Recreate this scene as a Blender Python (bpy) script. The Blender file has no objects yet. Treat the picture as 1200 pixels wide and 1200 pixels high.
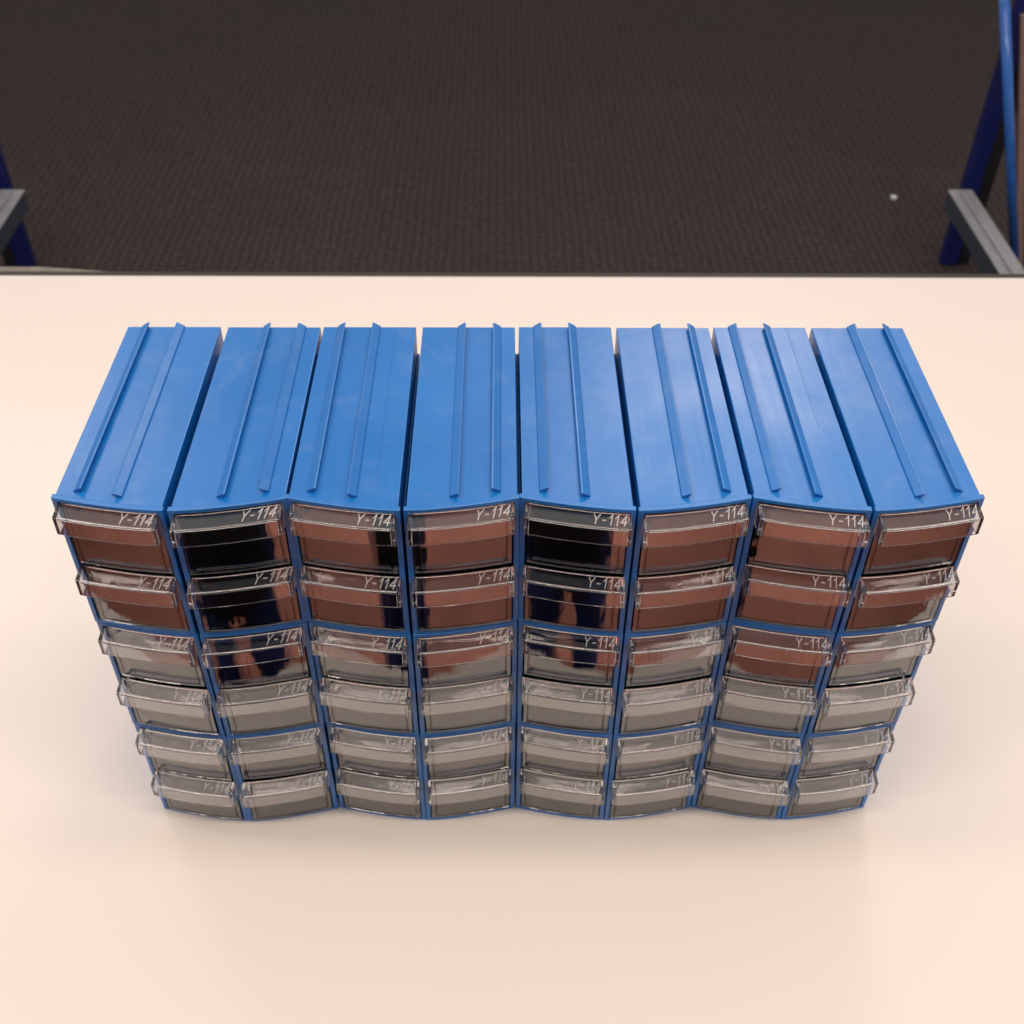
import bpy, bmesh, math, random
from mathutils import Vector, Matrix

random.seed(7)
S = 0.06                       # one column of the organiser is 6 cm wide
SC = bpy.context.scene
COL = SC.collection

# ------------------------------------------------------------------ helpers
def tag(o, label=None, cat=None, group=None, kind=None):
    if label: o['label'] = label
    if cat: o['category'] = cat
    if group: o['group'] = group
    if kind: o['kind'] = kind
    return o

def link(name, me, mat=None, parent=None, smooth=False):
    o = bpy.data.objects.new(name, me); COL.objects.link(o)
    if mat and not me.materials: me.materials.append(mat)
    if parent: o.parent = parent
    if smooth:
        for p in me.polygons: p.use_smooth = True
    return o

def empty(name, loc):
    o = bpy.data.objects.new(name, None); COL.objects.link(o)
    o.empty_display_size = 0.02
    o.location = Vector(loc) * S
    return o

def mesh_from(bm, name, scale=S):
    bmesh.ops.recalc_face_normals(bm, faces=bm.faces[:])
    if scale != 1: bmesh.ops.scale(bm, vec=(scale,)*3, verts=bm.verts[:])
    me = bpy.data.meshes.new(name); bm.to_mesh(me); bm.free()
    return me

def box(bm, x0, x1, y0, y1, z0, z1):
    v = [bm.verts.new(c) for c in ((x0,y0,z0),(x1,y0,z0),(x1,y1,z0),(x0,y1,z0),(x0,y0,z1),(x1,y0,z1),(x1,y1,z1),(x0,y1,z1))]
    for f in ((0,3,2,1),(4,5,6,7),(0,1,5,4),(1,2,6,5),(2,3,7,6),(3,0,4,7)):
        bm.faces.new([v[i] for i in f])

def bar(bm, a, b, wx, wy, wz=None):
    """straight square bar from a to b"""
    a, b = Vector(a), Vector(b); d = (b-a).normalized()
    up = Vector((0,1,0)) if abs(d.z) > .8 else Vector((0,0,1))
    s = d.cross(up).normalized(); u = s.cross(d).normalized()
    vs = []
    for p in (a, b):
        for i, j in ((-1,-1),(1,-1),(1,1),(-1,1)):
            vs.append(bm.verts.new(p + s*i*wx/2 + u*j*wy/2))
    for f in ((0,1,2,3),(7,6,5,4),(0,4,5,1),(1,5,6,2),(2,6,7,3),(3,7,4,0)):
        bm.faces.new([vs[i] for i in f])

def tube(bm, a, b, r, n=20):
    a, b = Vector(a), Vector(b); d = (b-a).normalized()
    up = Vector((0,1,0)) if abs(d.z) > .8 else Vector((0,0,1))
    s = d.cross(up).normalized(); u = s.cross(d).normalized()
    rings = []
    for p in (a, b):
        rings.append([bm.verts.new(p + s*math.cos(t)*r + u*math.sin(t)*r) for t in [2*math.pi*k/n for k in range(n)]])
    for k in range(n):
        bm.faces.new([rings[0][k], rings[0][(k+1)%n], rings[1][(k+1)%n], rings[1][k]])
    bm.faces.new(rings[0][::-1]); bm.faces.new(rings[1])

def bevel(o, w, seg=2, ang=35):
    m = o.modifiers.new('bevel', 'BEVEL'); m.width = w*S; m.segments = seg
    m.limit_method = 'ANGLE'; m.angle_limit = math.radians(ang); m.harden_normals = False
    return m

def bake(o):
    """evaluated mesh of an object with modifiers"""
    dg = bpy.context.evaluated_depsgraph_get(); dg.update()
    me = bpy.data.meshes.new_from_object(o.evaluated_get(dg), depsgraph=dg)
    return me

# ------------------------------------------------------------------ materials
def mat(name):
    m = bpy.data.materials.new(name); m.use_nodes = True
    nt = m.node_tree; return m, nt, nt.nodes['Principled BSDF']

def nd(nt, t, **kw):
    n = nt.nodes.new(t)
    for k, v in kw.items():
        if k in n.inputs: n.inputs[k].default_value = v
        else: setattr(n, k, v)
    return n

def ramp(nt, fac, stops):
    r = nt.nodes.new('ShaderNodeValToRGB'); e = r.color_ramp.elements
    e[0].position, e[0].color = stops[0]; e[1].position, e[1].color = stops[-1]
    for p, c in stops[1:-1]:
        x = e.new(p); x.color = c
    nt.links.new(fac, r.inputs[0]); return r

def obj_coord(nt):
    g = nt.nodes.new('ShaderNodeNewGeometry'); return g.outputs['Position']

def make_blue():
    m, nt, b = mat('blue_plastic')
    P = obj_coord(nt)
    n1 = nd(nt, 'ShaderNodeTexNoise', Scale=9.0, Detail=4.0); nt.links.new(P, n1.inputs['Vector'])
    c = ramp(nt, n1.outputs['Fac'], [(.3, (.0,.130,.445,1)), (.7, (.0,.152,.495,1))])
    v1 = nd(nt, 'ShaderNodeTexVoronoi', Scale=210.0); nt.links.new(P, v1.inputs['Vector'])
    dust = ramp(nt, v1.outputs['Distance'], [(.035, (.5,)*3+(1,)), (.075, (0,0,0,1))])
    nz = nd(nt, 'ShaderNodeTexNoise', Scale=26.0, Detail=5.0, Distortion=1.5); nt.links.new(P, nz.inputs['Vector'])
    sm = ramp(nt, nz.outputs['Fac'], [(.52, (0,0,0,1)), (.75, (.11,)*3+(1,))])
    ds = nd(nt, 'ShaderNodeMath', operation='MULTIPLY'); nt.links.new(dust.outputs[0], ds.inputs[0]); nt.links.new(nz.outputs['Fac'], ds.inputs[1])
    da = nd(nt, 'ShaderNodeMath', operation='ADD'); nt.links.new(ds.outputs[0], da.inputs[0]); nt.links.new(sm.outputs[0], da.inputs[1])
    mx = nd(nt, 'ShaderNodeMix', data_type='RGBA'); mx.inputs[7].default_value = (.30,.36,.48,1)
    nt.links.new(da.outputs[0], mx.inputs[0]); nt.links.new(c.outputs[0], mx.inputs[6])
    nt.links.new(mx.outputs[2], b.inputs['Base Color'])
    r = ramp(nt, n1.outputs['Fac'], [(.35, (.25,)*3+(1,)), (.68, (.40,)*3+(1,))])
    # long wiping scratches
    mp = nd(nt, 'ShaderNodeMapping'); mp.inputs['Scale'].default_value = (260, 9, 60); mp.inputs['Rotation'].default_value = (0,0,.12)
    nt.links.new(P, mp.inputs['Vector'])
    n2 = nd(nt, 'ShaderNodeTexNoise', Scale=1.0, Detail=3.0); nt.links.new(mp.outputs[0], n2.inputs['Vector'])
    ad = nd(nt, 'ShaderNodeMath', operation='MULTIPLY_ADD'); ad.inputs[1].default_value = .10
    nt.links.new(n2.outputs['Fac'], ad.inputs[0]); nt.links.new(r.outputs[0], ad.inputs[2])
    nt.links.new(ad.outputs[0], b.inputs['Roughness'])
    b.inputs['Specular IOR Level'].default_value = .85
    n3 = nd(nt, 'ShaderNodeTexNoise', Scale=2600.0, Detail=2.0); nt.links.new(P, n3.inputs['Vector'])
    n4 = nd(nt, 'ShaderNodeTexNoise', Scale=38.0, Detail=2.0); nt.links.new(P, n4.inputs['Vector'])
    b1 = nd(nt, 'ShaderNodeBump', Strength=.22, Distance=.0001); nt.links.new(n3.outputs['Fac'], b1.inputs['Height'])
    b2 = nd(nt, 'ShaderNodeBump', Strength=.25, Distance=.0012); nt.links.new(n4.outputs['Fac'], b2.inputs['Height'])
    nt.links.new(b1.outputs[0], b2.inputs['Normal']); nt.links.new(b2.outputs[0], b.inputs['Normal'])
    return m

def make_clear():
    m, nt, b = mat('clear_plastic')
    b.inputs['Base Color'].default_value = (.985,.98,1,1)
    b.inputs['Transmission Weight'].default_value = 1
    b.inputs['IOR'].default_value = 1.84
    b.inputs['Specular IOR Level'].default_value = .5
    P = obj_coord(nt)
    n1 = nd(nt, 'ShaderNodeTexNoise', Scale=90.0, Detail=4.0); nt.links.new(P, n1.inputs['Vector'])
    r = ramp(nt, n1.outputs['Fac'], [(.5, (.0,)*3+(1,)), (.8, (.05,)*3+(1,))])
    nt.links.new(r.outputs[0], b.inputs['Roughness'])
    n2 = nd(nt, 'ShaderNodeTexNoise', Scale=55.0, Detail=1.0); nt.links.new(P, n2.inputs['Vector'])
    bp = nd(nt, 'ShaderNodeBump', Strength=.30, Distance=.0005); nt.links.new(n2.outputs['Fac'], bp.inputs['Height'])
    nt.links.new(bp.outputs[0], b.inputs['Normal'])
    return m

def make_letter():
    m, nt, b = mat('frosted_letter_plastic')
    b.inputs['Base Color'].default_value = (.90,.87,.86,1)
    b.inputs['Roughness'].default_value = .35
    b.inputs['Alpha'].default_value = .30
    return m

def make_table():
    m, nt, b = mat('cream_laminate')
    P = obj_coord(nt)
    n1 = nd(nt, 'ShaderNodeTexNoise', Scale=2.2, Detail=3.0); nt.links.new(P, n1.inputs['Vector'])
    c = ramp(nt, n1.outputs['Fac'], [(.3, (.785,.705,.645,1)), (.7, (.80,.72,.66,1))])
    n3 = nd(nt, 'ShaderNodeTexNoise', Scale=140.0, Detail=6.0, Roughness=.75); nt.links.new(P, n3.inputs['Vector'])
    sp = ramp(nt, n3.outputs['Fac'], [(.27, (.86,.84,.82,1)), (.33, (1,1,1,1))])
    mx = nd(nt, 'ShaderNodeMix', data_type='RGBA', blend_type='MULTIPLY'); mx.inputs[0].default_value = .35
    nt.links.new(c.outputs[0], mx.inputs[6]); nt.links.new(sp.outputs[0], mx.inputs[7])
    nt.links.new(mx.outputs[2], b.inputs['Base Color'])
    b.inputs['Roughness'].default_value = .34
    b.inputs['Specular IOR Level'].default_value = .35
    n2 = nd(nt, 'ShaderNodeTexNoise', Scale=700.0, Detail=2.0); nt.links.new(P, n2.inputs['Vector'])
    bp = nd(nt, 'ShaderNodeBump', Strength=.08, Distance=.0002); nt.links.new(n2.outputs['Fac'], bp.inputs['Height'])
    nt.links.new(bp.outputs[0], b.inputs['Normal'])
    return m

def make_carpet():
    m, nt, b = mat('dark_carpet')
    P = obj_coord(nt)
    n1 = nd(nt, 'ShaderNodeTexNoise', Scale=3.0, Detail=4.0); nt.links.new(P, n1.inputs['Vector'])
    n2 = nd(nt, 'ShaderNodeTexNoise', Scale=150.0, Detail=3.0); nt.links.new(P, n2.inputs['Vector'])
    w = nd(nt, 'ShaderNodeTexWave', Scale=15.0, Distortion=2.4, Detail=2.0); w.bands_direction = 'Y'
    nt.links.new(P, w.inputs['Vector'])
    w2 = nd(nt, 'ShaderNodeTexWave', Scale=15.0, Distortion=2.4, Detail=2.0); w2.bands_direction = 'X'
    nt.links.new(P, w2.inputs['Vector'])
    a = nd(nt, 'ShaderNodeMath', operation='MULTIPLY'); nt.links.new(w.outputs['Fac'], a.inputs[0]); nt.links.new(w2.outputs['Fac'], a.inputs[1])
    a2 = nd(nt, 'ShaderNodeMath', operation='MULTIPLY_ADD'); a2.inputs[1].default_value = .38
    nt.links.new(a.outputs[0], a2.inputs[0]); nt.links.new(n2.outputs['Fac'], a2.inputs[2])
    c1 = ramp(nt, a2.outputs[0], [(.3, (.026,.020,.0188,1)), (.9, (.088,.067,.062,1))])
    c2 = ramp(nt, n1.outputs['Fac'], [(.3, (.86,.88,.90,1)), (.7, (1.0,.95,.94,1))])
    mx = nd(nt, 'ShaderNodeMix', data_type='RGBA', blend_type='MULTIPLY'); mx.inputs[0].default_value = 1
    nt.links.new(c1.outputs[0], mx.inputs[6]); nt.links.new(c2.outputs[0], mx.inputs[7])
    nt.links.new(mx.outputs[2], b.inputs['Base Color'])
    b.inputs['Roughness'].default_value = .95; b.inputs['Specular IOR Level'].default_value = .15
    bp = nd(nt, 'ShaderNodeBump', Strength=.5, Distance=.004); nt.links.new(a2.outputs[0], bp.inputs['Height'])
    nt.links.new(bp.outputs[0], b.inputs['Normal'])
    return m

def make_brown_floor():
    m, nt, b = mat('red_brown_floor')
    P = obj_coord(nt)
    n1 = nd(nt, 'ShaderNodeTexNoise', Scale=6.0, Detail=5.0); nt.links.new(P, n1.inputs['Vector'])
    c = ramp(nt, n1.outputs['Fac'], [(.3, (.26,.090,.062,1)), (.7, (.34,.122,.084,1))])
    nt.links.new(c.outputs[0], b.inputs['Base Color']); b.inputs['Roughness'].default_value = .7
    return m

def simple(name, col, rough=.5, metal=0, noise=.12, scale=60):
    m, nt, b = mat(name)
    P = obj_coord(nt)
    n = nd(nt, 'ShaderNodeTexNoise', Scale=float(scale), Detail=3.0); nt.links.new(P, n.inputs['Vector'])
    lo = tuple(x*(1-noise) for x in col)+(1,); hi = tuple(min(1, x*(1+noise)) for x in col)+(1,)
    c = ramp(nt, n.outputs['Fac'], [(.3, lo), (.7, hi)])
    nt.links.new(c.outputs[0], b.inputs['Base Color'])
    b.inputs['Roughness'].default_value = rough; b.inputs['Metallic'].default_value = metal
    return m

BLUE, CLEAR, LETTER = make_blue(), make_clear(), make_letter()
TABLE, CARPET, BROWN = make_table(), make_carpet(), make_brown_floor()
DARKTRIM = simple('dark_edge_rubber', (.030,.024,.020), .45)
STRIP = simple('worn_aluminium', (.30,.26,.22), .35, .6)
NAVY = simple('navy_painted_steel', (.006,.012,.10), .35)
BLACK = simple('black_painted_steel', (.008,.008,.009), .5)
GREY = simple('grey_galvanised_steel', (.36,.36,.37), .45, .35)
GREYSIDE = simple('dark_blue_grey_steel', (.035,.045,.062), .6)  # darker blue-grey tone for the inner face of the grey rail
PIPE = simple('blue_painted_pipe', (.03,.14,.50), .18)
WOOD = simple('pinkish_brown_wood', (.30,.19,.16), .6)
PAPER = simple('white_paper', (.7,.68,.65), .8)

# ------------------------------------------------------------------ camera (solved from the photograph)
CP = [-0.161, -7.2257, 11.2307, 0.7439, -0.0131, 0.0094, 1328.09]
def ray(px, py):
    cx, cy, cz, pi_, yaw, roll, f = CP
    u, v = px-600, py-600
    c, s = math.cos(-roll), math.sin(-roll); u, v = c*u-s*v, s*u+c*v
    r, up = u/f, -v/f
    c, s = math.cos(pi_), math.sin(pi_)
    Y = c+up*s; Z = -s+up*c
    c, s = math.cos(-yaw), math.sin(-yaw)
    return Vector((c*r+s*Y, -s*r+c*Y, Z))
CO = Vector(CP[:3])
def at_z(px, py, z):            # survey of the photograph: the point of a ray at height z
    d = ray(px, py); return CO + d*((z-CO.z)/d.z)
def at_y(px, py, y):
    d = ray(px, py); return CO + d*((y-CO.y)/d.y)
fwd = ray(600, 600).normalized(); right = (ray(700, 600)-ray(600, 600)).normalized(); upv = right.cross(fwd).normalized()
cam = bpy.data.cameras.new('camera'); co = bpy.data.objects.new('camera', cam); COL.objects.link(co)
M = Matrix((right, upv, -fwd)).transposed().to_4x4(); M.translation = CO*S
co.matrix_world = M
cam.sensor_width = 36; cam.lens = CP[6]/1200*36
cam.clip_start = .02; cam.clip_end = 100
cam.dof.use_dof = True; cam.dof.focus_distance = 9.75*S; cam.dof.aperture_fstop = 15
SC.camera = co

# ------------------------------------------------------------------ organiser units
D, PITCH, BULGE = 2.643, 1.5843, .165
UH = 1.578
def arc(x, kind):               # front edge: pairs of columns bow out together
    u = (x-1) if kind == 'L' else x
    return -BULGE*(1-abs(u)**1.6)

def make_housing(kind):
    bm = bmesh.new(); N = 12
    fo = (.006, .994, 0, UH)                  # flange outline x0 x1 z0 z1
    bo = (.026, .974, .014, UH-.016)          # body outline
    io = (.056, .944, .034, UH-.042)          # opening
    def loop(r, yf):
        x0, x1, z0, z1 = r; pts = []
        for k in range(N+1): pts.append((x0+(x1-x0)*k/N, z1))
        for k in range(N, -1, -1): pts.append((x0+(x1-x0)*k/N, z0))
        return [bm.verts.new((x, yf(x), z)) for x, z in pts]
    def bridge(a, b):
        n = len(a)
        for i in range(n): bm.faces.new([a[i], a[(i+1)%n], b[(i+1)%n], b[i]])
    l0 = loop(io, lambda x: arc(x, kind))
    l1 = loop(fo, lambda x: arc(x, kind))
    l2 = loop(fo, lambda x: arc(x, kind)+.055)
    l3 = loop(bo, lambda x: arc(x, kind)+.062)
    l4 = loop(bo, lambda x: D)
    i1 = loop(io, lambda x: D-.04)
    bridge(l0, l1); bridge(l1, l2); bridge(l2, l3); bridge(l3, l4); bm.faces.new(l4)
    bridge(i1, l0); bm.faces.new(i1)
    bmesh.ops.recalc_face_normals(bm, faces=bm.faces[:])
    # recessed shelf between the two drawers
    x0, x1 = .062, .938; zs = (UH-.008)/2
    a = []
    for z in (zs-.012, zs+.012):
        a.append([[bm.verts.new((x0+(x1-x0)*k/N, (arc(x0+(x1-x0)*k/N, kind)+.09) if j == 0 else D-.045, z)) for k in range(N+1)] for j in (0,1)])
    for k in range(N):
        bm.faces.new([a[0][0][k], a[0][0][k+1], a[0][1][k+1], a[0][1][k]])
        bm.faces.new([a[1][0][k], a[1][0][k+1], a[1][1][k+1], a[1][1][k]])
        bm.faces.new([a[0][0][k], a[0][0][k+1], a[1][0][k+1], a[1][0][k]])
    # guide ribs along the sides
    for xa, xb in ((.003, .0255), (.9745, .997)):
        box(bm, xa, xb, .25, D-.02, UH-.42, UH-.33)
    me = mesh_from(bm, 'housing')
    o = link('housing', me, BLUE); bevel(o, .008, 2)
    me2 = bake(o); bpy.data.objects.remove(o); me2.name = 'housing'
    return me2

def curved_block(x0, x1, kind, off0, off1, z0, z1, N=14):
    """block whose front and back both follow the bow"""
    bm = bmesh.new(); g = []
    for z in (z0, z1):
        for off in (off0, off1):
            g.append([bm.verts.new((x0+(x1-x0)*k/N, arc(x0+(x1-x0)*k/N, kind)+off, z)) for k in range(N+1)])
    def q(a, b):
        for k in range(N): bm.faces.new([a[k], a[k+1], b[k+1], b[k]])
    q(g[0], g[1]); q(g[2], g[3]); q(g[0], g[2]); q(g[1], g[3])
    for k in (0, N): bm.faces.new([g[0][k], g[1][k], g[3][k], g[2][k]])
    bmesh.ops.recalc_face_normals(bm, faces=bm.faces[:])
    return bm

def temp(bm, name='tmp'):
    return link(name, mesh_from(bm, name))

def boolean(o, cutters, op='DIFFERENCE'):
    for c in cutters:
        m = o.modifiers.new('b', 'BOOLEAN'); m.operation = op; m.solver = 'EXACT'; m.object = c

DRAFT = .032
DH = .715                                      # drawer front height
HP, HH = .185, .215                            # handle projection, lip height
def make_handle(kind):
    o = temp(curved_block(.045, .957, kind, .010-HP, .010-.0015, DH-HH, DH-.002))
    c = temp(curved_block(.045+.034, .957-.034, kind, .010-HP+.022, .30, DH-HH-.2, DH-.026))
    for p in o.data.polygons: p.use_smooth = True
    for p in c.data.polygons: p.use_smooth = True
    boolean(o, [c]); m = bevel(o, .015, 4, 40); m.harden_normals = True
    me = bake(o); me.name = 'handle'
    for v in me.vertices:                      # the label shelf falls away a little to the front
        if v.co.z > (DH-.06)*S: v.co.z -= max(0, (arc(v.co.x/S, kind)+.010)*S - v.co.y)*.12
        v.co.y += (v.co.z - .5*DH*S)*DRAFT
    bpy.data.objects.remove(o); bpy.data.objects.remove(c)
    me.materials.clear(); me.materials.append(CLEAR)
    return me

def make_drawer(kind):
    # front panel with the tray behind it, one moulded piece
    o = temp(curved_block(.070, .934, kind, .010, .040, 0, DH))
    bm = bmesh.new(); box(bm, .10, .90, .0, D-.10, .012, .64)
    # tray reaches forward into the panel
    t = temp(curved_block(.105, .895, kind, .025, .30, .014, .62))
    bm.free()
    bm = bmesh.new(); box(bm, .105, .895, .05, D-.10, .014, .62); t2 = temp(bm)
    cut = temp(curved_block(.127, .873, kind, .040, .40, .034, .9))
    bm = bmesh.new(); box(bm, .127, .873, .12, D-.125, .034, .9); cut2 = temp(bm)
    boolean(o, [t, t2], 'UNION'); boolean(o, [cut, cut2])
    bevel(o, .007, 2, 40)
    me = bake(o); me.name = 'drawer'
    for v in me.vertices:                      # moulding draft: the front leans back a little
        if v.co.y < .2*S: v.co.y += (v.co.z - .5*DH*S)*DRAFT
    for x in (o, t, t2, cut, cut2): bpy.data.objects.remove(x)
    me.materials.clear(); me.materials.append(CLEAR)
    return me

def make_lettering(kind):
    glyph = {'Y': (.66, [((0,1),(.33,.48)), ((.66,1),(.33,.48)), ((.33,.52),(.33,0))]),
             '-': (.42, [((.02,.44),(.40,.44))]),
             '1': (.34, [((0,.70),(.27,1)), ((.27,1.02),(.27,0))]),
             '4': (.62, [((.44,0),(.44,1.02)), ((.46,1),(0,.30)), ((-.02,.30),(.62,.30))])}
    strokes = []; pen = 0
    for ch in 'Y-114':
        w, ss = glyph[ch]
        for a, b in ss: strokes.append(((a[0]+pen+a[1]*.30, a[1]), (b[0]+pen+b[1]*.30, b[1])))
        pen += w + .30
    total = pen - .30 + .30
    sx, sy = .312/total, .112
    bm = bmesh.new()
    for n, (a, b) in enumerate(strokes):
        pts = [Vector((.615+p[0]*sx, .034+p[1]*sy, 0)) for p in (a, b)]
        d = (pts[1]-pts[0]).normalized(); q = Vector((-d.y, d.x, 0)); hw = .0042
        top = .0075 + .0006*n
        ring0, ring1 = [], []
        for t in (0, 1):
            for sgn in (1, -1):
                p = pts[t] + d*(hw*.6 if t else -hw*.6) + q*hw*sgn*(1 if t == 0 else -1)
                ring0.append(p)
        def put(p, z, shrink):
            c = (pts[0]+pts[1])/2; pp = p
            x = pp.x; yoff = pp.y
            y = arc(x, kind) + .010 - HP + yoff
            y += .5*DH*DRAFT; return bm.verts.new((x, y, DH + z - (HP-yoff)*.12))
        lo = [put(p, .0005, 0) for p in ring0]; hi = [put(p, top, 0) for p in ring0]
        bm.faces.new(lo); bm.faces.new(hi)
        for i in range(4): bm.faces.new([lo[i], lo[(i+1)%4], hi[(i+1)%4], hi[i]])
    me = mesh_from(bm, 'lettering'); me.materials.append(LETTER)
    return me

def make_rail(xc, kind, hook):
    """dovetail rail: sloping outer face, undercut inner edge (hook = +1 edge on the right)"""
    bm = bmesh.new(); h = .058
    y0, y1 = arc(xc, kind)+.125, D-.004
    sec = [(-.044*hook, 0), (-.034*hook, h*.35), (.026*hook, h), (.040*hook, h*1.02), (.042*hook, h*.78), (.016*hook, 0)]
    zt = UH-.016; rings = []
    for y in (y0, y1):
        rings.append([bm.verts.new((xc+sx, y + (0.02*(1-sz/h) if y == y0 else 0), zt-.001+sz)) for sx, sz in sec])
    n = len(sec)
    for i in range(n): bm.faces.new([rings[0][i], rings[0][(i+1)%n], rings[1][(i+1)%n], rings[1][i]])
    bm.faces.new(rings[0]); bm.faces.new(rings[1])
    bmesh.ops.recalc_face_normals(bm, faces=bm.faces[:])
    o = temp(bm, 'rail'); bevel(o, .004, 2); me = bake(o); bpy.data.objects.remove(o); me.name = 'rail'
    return me

def make_line(xc, y0, y1):
    bm = bmesh.new(); box(bm, xc-.004, xc+.004, y0, y1, UH-.018, UH-.012)
    return mesh_from(bm, 'mould_line')

HOUS = {k: make_housing(k) for k in 'LR'}
HAND = {k: make_handle(k) for k in 'LR'}
DRAW = {k: make_drawer(k) for k in 'LR'}
LETT = {k: make_lettering(k) for k in 'LR'}
RAIL = {('L',0): make_rail(.215,'L',1), ('L',1): make_rail(.572,'L',-1), ('R',0): make_rail(.430,'R',1), ('R',1): make_rail(.790,'R',-1)}

ordinal = ['leftmost stack', 'second stack from the left', 'third stack from the left', 'fourth stack from the left',
           'fourth stack from the right', 'third stack from the right', 'second stack from the right', 'rightmost stack']
level = ['bottom blue cabinet with two clear drawers, %s', 'middle blue cabinet with two clear drawers, %s',
         'top blue cabinet with two clear drawers, %s']
jx = [-.012, .012, -.010, .006, -.006, 0, 0, .010]     # small misalignments seen along the top
jy = [0, -.004, .004, 0, .003, -.004, .006, 0]
for c in range(8):
    kind = 'L' if c % 2 == 0 else 'R'
    for r in range(3):
        dx = jx[c]*(1 if r == 2 else (.3 if r == 1 else -.4))
        u = empty('drawer_cabinet', (-4+c+dx, jy[c]+random.uniform(-.004, .004), r*PITCH+.002))
        tag(u, level[r] % ordinal[c], 'drawer cabinet', 'blue drawer cabinets stacked side by side on the table')
        link('housing', HOUS[kind], BLUE, u)
        if r == 2:
            for i in (0, 1): link('rail', RAIL[kind, i], BLUE, u)
            if c in (2, 6):
                link('mould_line', make_line(.765 if c == 2 else .78, .1 if c == 2 else 1.0, D-.02), BLUE, u)
        for d in (0, 1):
            z = .044 if d == 0 else .044+DH+.050
            dr = link('drawer', DRAW[kind], CLEAR, u)
            a = math.radians(random.uniform(-.7, .7))
            dr.location = Vector((random.uniform(-.004,.004)+.5-.5*math.cos(a), random.uniform(-.014,.006)-.5*math.sin(a), z))*S
            dr.rotation_euler.z = a
            link('handle', HAND[kind], CLEAR, dr)
            link('lettering', LETT[kind], LETTER, dr)

# ------------------------------------------------------------------ table
TZ = -12.5                                     # floor level: the table is 75 cm high
tab = empty('table', (0, 4.6, TZ))
tag(tab, 'long cream laminate table carrying the rows of blue drawer cabinets', 'table')
YB, YF = 11.56, -2.52
bm = bmesh.new(); box(bm, -21, 21, YF-4.6, YB-4.6, -.45-TZ, -TZ)
tt = link('tabletop', mesh_from(bm, 'tabletop'), TABLE, tab); bevel(tt, .03, 3)
bm = bmesh.new(); box(bm, -21, 21, YB-4.6+.004, YB-4.6+.15, -.46-TZ, -.012-TZ)
link('edge_trim', mesh_from(bm, 'edge_trim'), DARKTRIM, tab)
bm = bmesh.new()
vs = []
for x, wdt in ((-14, .34), (-9.0, .32), (-8.0, .20), (-7.2, .09), (-2, .05), (14, .03)):
    y0 = YB-4.6+.16
    vs.append([bm.verts.new((x, y0, -.10-TZ)), bm.verts.new((x, y0+wdt, -.10-TZ)), bm.verts.new((x, y0+wdt, -.30-TZ)), bm.verts.new((x, y0, -.30-TZ))])
for a, b in zip(vs, vs[1:]):
    for i in range(4): bm.faces.new([a[i], a[(i+1)%4], b[(i+1)%4], b[i]])
bm.faces.new(vs[0]); bm.faces.new(vs[-1])
st = link('metal_strip', mesh_from(bm, 'metal_strip'), STRIP, tab); bevel(st, .02, 2)
for sx in (-1, 1):
    for yy in (YF+.9, YB-.9):
        bm = bmesh.new(); box(bm, sx*19.8-.4, sx*19.8+.4, yy-4.6-.4, yy-4.6+.4, 0, -.45-TZ)
        link('leg', mesh_from(bm, 'leg'), BLACK, tab)

# ------------------------------------------------------------------ floors
bm = bmesh.new(); box(bm, -150, 150, 6.0, 170, TZ-.3, TZ)
tag(link('floor', mesh_from(bm, 'floor'), CARPET), 'dark brown carpet floor behind the table', 'floor', kind='structure')
bm = bmesh.new(); box(bm, -150, 150, -130, 6.0, TZ-.3, TZ-.004)
tag(link('front_floor', mesh_from(bm, 'front_floor'), BROWN), 'reddish brown floor in front of the table, mirrored in the drawers', 'floor', kind='structure')

# ------------------------------------------------------------------ steel benches behind the table
def bench(sx, label, px_leg, px_far, px_near):
    foot = at_z(px_leg[0], px_leg[1], TZ)
    t = empty('bench_frame', (foot.x, foot.y, TZ)); tag(t, label, 'bench frame', 'steel bench frames behind the table')
    yl = foot.y
    mid = at_y(px_far[0], px_far[1], yl-.9)               # where the rail meets the leg
    zr = mid.z
    L = lambda p: (p[0]-foot.x, p[1]-foot.y, p[2]-TZ)
    bm = bmesh.new(); w = .33
    box(bm, -w, w, -.25, .25, 0, 34)
    bevel(link('leg', mesh_from(bm, 'leg'), NAVY, t), .08)
    bm = bmesh.new(); box(bm, sx*(w+.02), sx*(w+.52), -.1, .3, 0, 34)
    bevel(link('post', mesh_from(bm, 'post'), BLACK, t), .08)
    # rail running towards the viewer, its light top and its dark inner face
    far = at_z(px_near[0][0], px_near[0][1], zr); near = at_z(px_near[1][0], px_near[1][1], zr)
    d = (far-near); d.z = 0; d.normalize(); a0 = Vector((far.x-foot.x, far.y-foot.y, zr-TZ)); a1 = a0 - d*26
    n = Vector((d.y, -d.x, 0))*sx
    def plank(name, o0, o1, z0, z1, m, e=0):
        bm = bmesh.new(); q0 = a0 - d*e
        pts = [q0+n*o0, q0+n*o1, a1+n*o1, a1+n*o0]
        lo = [bm.verts.new(p+Vector((0,0,z0))) for p in pts]; hi = [bm.verts.new(p+Vector((0,0,z1))) for p in pts]
        bm.faces.new(lo); bm.faces.new(hi)
        for i in range(4): bm.faces.new([lo[i], lo[(i+1)%4], hi[(i+1)%4], hi[i]])
        bevel(link(name, mesh_from(bm, name), m, t), .02)
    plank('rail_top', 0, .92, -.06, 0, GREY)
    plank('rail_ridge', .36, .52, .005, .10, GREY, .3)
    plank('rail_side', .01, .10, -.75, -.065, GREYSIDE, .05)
    return t, foot
tr, fr = bench(1, 'blue and black steel bench frame with grey rail behind the table at right', (1110, 308), (1112, 222), ((1111, 222), (1163, 306)))
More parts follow.
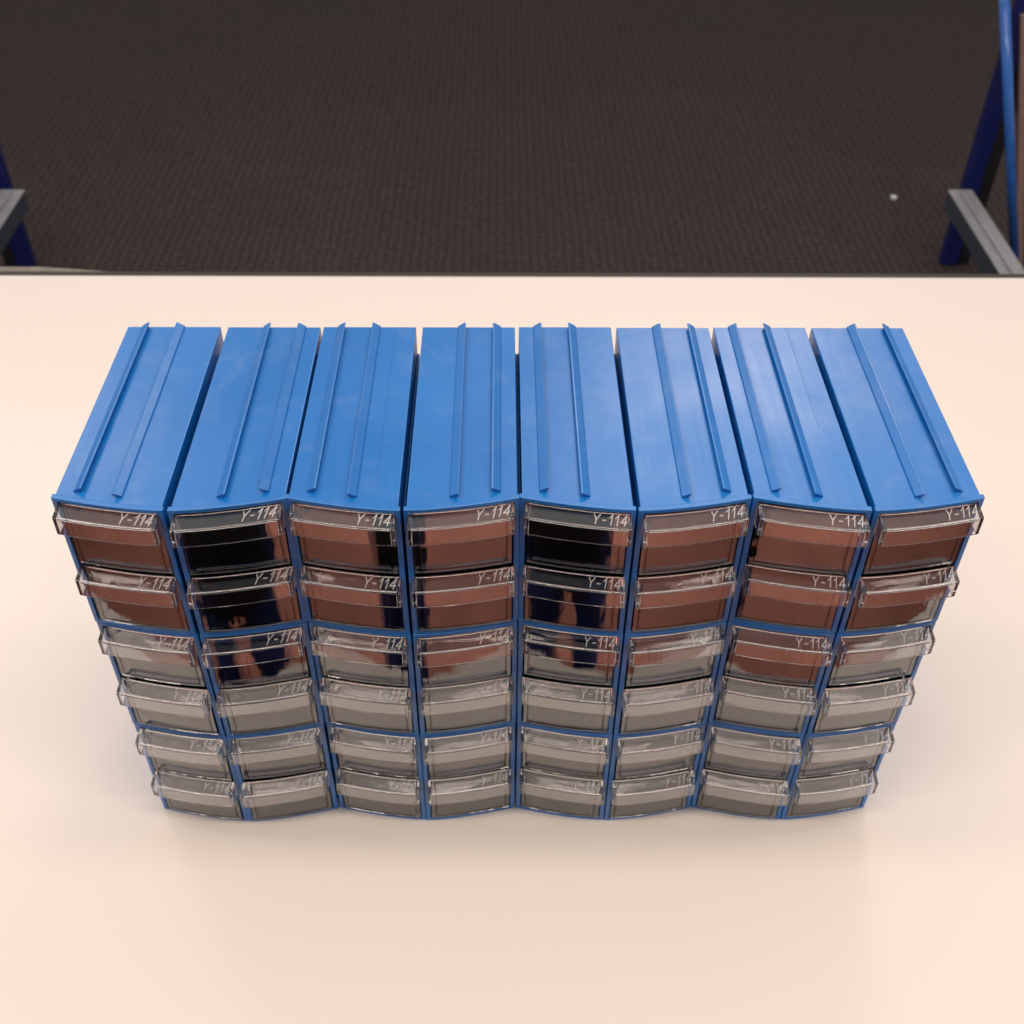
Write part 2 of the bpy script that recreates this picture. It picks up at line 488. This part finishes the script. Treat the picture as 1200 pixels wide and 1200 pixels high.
tl, fl = bench(-1, 'blue and black steel bench frame with grey rail behind the table at left', (32, 311), (29, 222), ((29, 222), (-14, 288)))
# bright blue pipe and wooden post beyond the right frame
p0 = at_z(1190, 330, TZ); p1 = at_y(1183, 150, p0.y)
p1 = p0 + (p1-p0)*1.7
bm = bmesh.new(); tube(bm, p0, p1, .17)
tag(link('pipe', mesh_from(bm, 'pipe'), PIPE, smooth=True), 'bright blue glossy pipe leaning beside the right bench frame', 'pipe')
p0 = at_z(1201, 325, TZ); p0.y += .8; p1 = at_y(1197, 150, p0.y); p1 = p0 + (p1-p0)*1.7
bm = bmesh.new(); bar(bm, p0, p1, .26, .26)
tag(link('wooden_post', mesh_from(bm, 'wooden_post'), WOOD), 'pinkish brown post right of the blue pipe', 'post')
# scraps on the carpet
def scrap(px, py, r, label, m):
    c = at_z(px, py, TZ); bm = bmesh.new()
    pts = [(c.x+r*math.cos(t)*random.uniform(.7,1.1), c.y+r*.8*math.sin(t)*random.uniform(.7,1.1)) for t in [k*math.pi/4 for k in range(8)]]
    lo = [bm.verts.new((x, y, TZ+.01)) for x, y in pts]; hi = [bm.verts.new((x, y, TZ+.07+random.uniform(0,.06))) for x, y in pts]
    bm.faces.new(lo); bm.faces.new(hi)
    for i in range(8): bm.faces.new([lo[i], lo[(i+1)%8], hi[(i+1)%8], hi[i]])
    tag(link('paper_scrap', mesh_from(bm, 'paper_scrap'), m), label, 'scrap')
scrap(1047, 233, .17, 'tiny white scrap on the dark carpet left of the right bench frame', PAPER)

# ------------------------------------------------------------------ the photographer, mirrored in the drawer fronts
def skin(name, verts, edges, radii, m, parent, root=0, sub=1):
    me = bpy.data.meshes.new(name); me.from_pydata([Vector(v)*S for v in verts], edges, [])
    o = link(name, me, m, parent)
    md = o.modifiers.new('skin', 'SKIN'); md.use_smooth_shade = True
    for i, r in enumerate(radii):
        r = r if isinstance(r, tuple) else (r, r)
        me.skin_vertices[0].data[i].radius = (r[0]*S, r[1]*S)
        me.skin_vertices[0].data[i].use_root = (i == root)
    s = o.modifiers.new('sub', 'SUBSURF'); s.levels = sub; s.render_levels = sub
    me2 = bake(o); bpy.data.objects.remove(o)
    me2.name = name
    for p in me2.polygons: p.use_smooth = True
    me2.materials.clear(); me2.materials.append(m)
    return link(name, me2, m, parent)
PX, PY = -2.8, -11.4
SKINM = simple('skin', (.50,.30,.22), .5, noise=.05); JEANS = simple('navy_denim', (.018,.045,.20), .85)
JACKET = simple('black_jacket_cloth', (.008,.008,.009), .85); HAIR = simple('brown_hair', (.04,.022,.012), .6); SHOE = simple('black_shoe', (.01,.01,.01), .5)
pv = [(0,0,15),(0,0,17.5),(0,.1,20.5),(0,.1,23),(0,.2,24.8),(0,.4,26.4),(0,.5,27.8),
      (2.6,.1,23.2),(3.6,.1,19),(3.4,1.0,15.2),(3.3,1.3,13.8),(-2.6,.1,23.2),(-3.6,.1,19),(-3.4,1.0,15.2),(-3.3,1.3,13.8),
      (1.3,0,13.6),(1.45,.1,7.8),(1.5,-.2,1.5),(1.5,1.2,.5),(-1.3,0,13.6),(-1.45,.1,7.8),(-1.5,-.2,1.5),(-1.5,1.2,.5)]
pe = [(0,1),(1,2),(2,3),(3,4),(4,5),(5,6),(3,7),(7,8),(8,9),(9,10),(3,11),(11,12),(12,13),(13,14),(0,15),(15,16),(16,17),(17,18),(0,19),(19,20),(20,21),(21,22)]
pr = [1.5,1.4,1.5,1.5,.8,1.25,1.2,.85,.65,.45,.4,.85,.65,.45,.4,1.1,.8,.5,.5,1.1,.8,.5,.5]
per = skin('person', pv, pe, pr, SKINM, None, 0, 1)
per.location = Vector((PX, PY, TZ))*S
tag(per, 'person in a long black jacket and navy jeans standing behind the camera', 'person')
skin('jeans', [(0,0,15.2),(1.4,0,13.4),(1.5,.1,7.8),(1.55,-.2,1.6),(-1.4,0,13.4),(-1.5,.1,7.8),(-1.55,-.2,1.6)],
     [(0,1),(1,2),(2,3),(0,4),(4,5),(5,6)], [1.6,1.5,1.3,1.0,1.5,1.3,1.0], JEANS, per)
skin('jacket', [(0,0,5.6),(0,0,11),(0,0,16),(0,.1,20.5),(0,.1,23.2),(2.7,.1,23.2),(3.7,.1,19),(3.5,1.0,15.4),(-2.7,.1,23.2),(-3.7,.1,19),(-3.5,1.0,15.4),(0,.1,24.6)],
     [(0,1),(1,2),(2,3),(3,4),(4,5),(5,6),(6,7),(4,8),(8,9),(9,10),(4,11)],
     [(3.2,1.8),(3.1,1.8),(2.2,1.6),(2.3,1.6),(2.0,1.5),1.1,.9,.7,1.1,.9,.7,1.0], JACKET, per)
skin('hair', [(0,.1,27.3),(0,-.2,28.6),(0,-.7,27.2)], [(0,1),(1,2)], [1.35,1.25,1.2], HAIR, per)
for sx in (-1, 1):
    skin('shoe', [(sx*1.5,-.6,.55),(sx*1.5,1.0,.5),(sx*1.55,2.2,.4)], [(0,1),(1,2)], [.6,.6,.45], SHOE, per)

# ------------------------------------------------------------------ light
def area(name, loc, target, sx, sy, power, col, spread=180):
    l = bpy.data.lights.new(name, 'AREA'); l.shape = 'RECTANGLE'; l.size = sx*S; l.size_y = sy*S
    l.energy = power; l.color = col; l.spread = math.radians(spread)
    o = bpy.data.objects.new(name, l); COL.objects.link(o); o.location = Vector(loc)*S
    d = (Vector(target)-Vector(loc)); o.rotation_euler = d.to_track_quat('-Z', 'Y').to_euler()
    return o
WARM = (1.0, .86, .74)
area('ceiling_lamp', (11, 36, 34), (2, 0, 5), 10, 9, 11, (1, .90, .84))
area('ceiling_lamp', (-24.5, 36, 34), (-4, 0, 5), 9, 9, 7, (1, .90, .84))
area('ceiling_lamp', (-3, 2, 38), (-3, 2, 0), 60, 3.5, 19, WARM)
area('ceiling_lamp', (0, -11, 37), (0, -5, 0), 60, 3.5, 40, WARM)
area('front_floor_fill', (0, -28, 20), (0, -28, -12), 40, 16, 24, (1, .86, .74), 80)  # added unseen light, brightens the brown floor that the drawers mirror
w = bpy.data.worlds.new('World'); SC.world = w; w.use_nodes = True
bg = w.node_tree.nodes['Background']; bg.inputs[0].default_value = (.92, .89, .89, 1); bg.inputs[1].default_value = .50

SC.view_settings.view_transform = 'Standard'; SC.view_settings.look = 'None'; SC.view_settings.exposure = 0
SC.cycles.max_bounces = 18; SC.cycles.transmission_bounces = 14; SC.cycles.glossy_bounces = 6; SC.cycles.transparent_max_bounces = 12
SC.cycles.caustics_reflective = False; SC.cycles.caustics_refractive = False
SC.cycles.sample_clamp_indirect = 4
SC.cycles.use_denoising = True
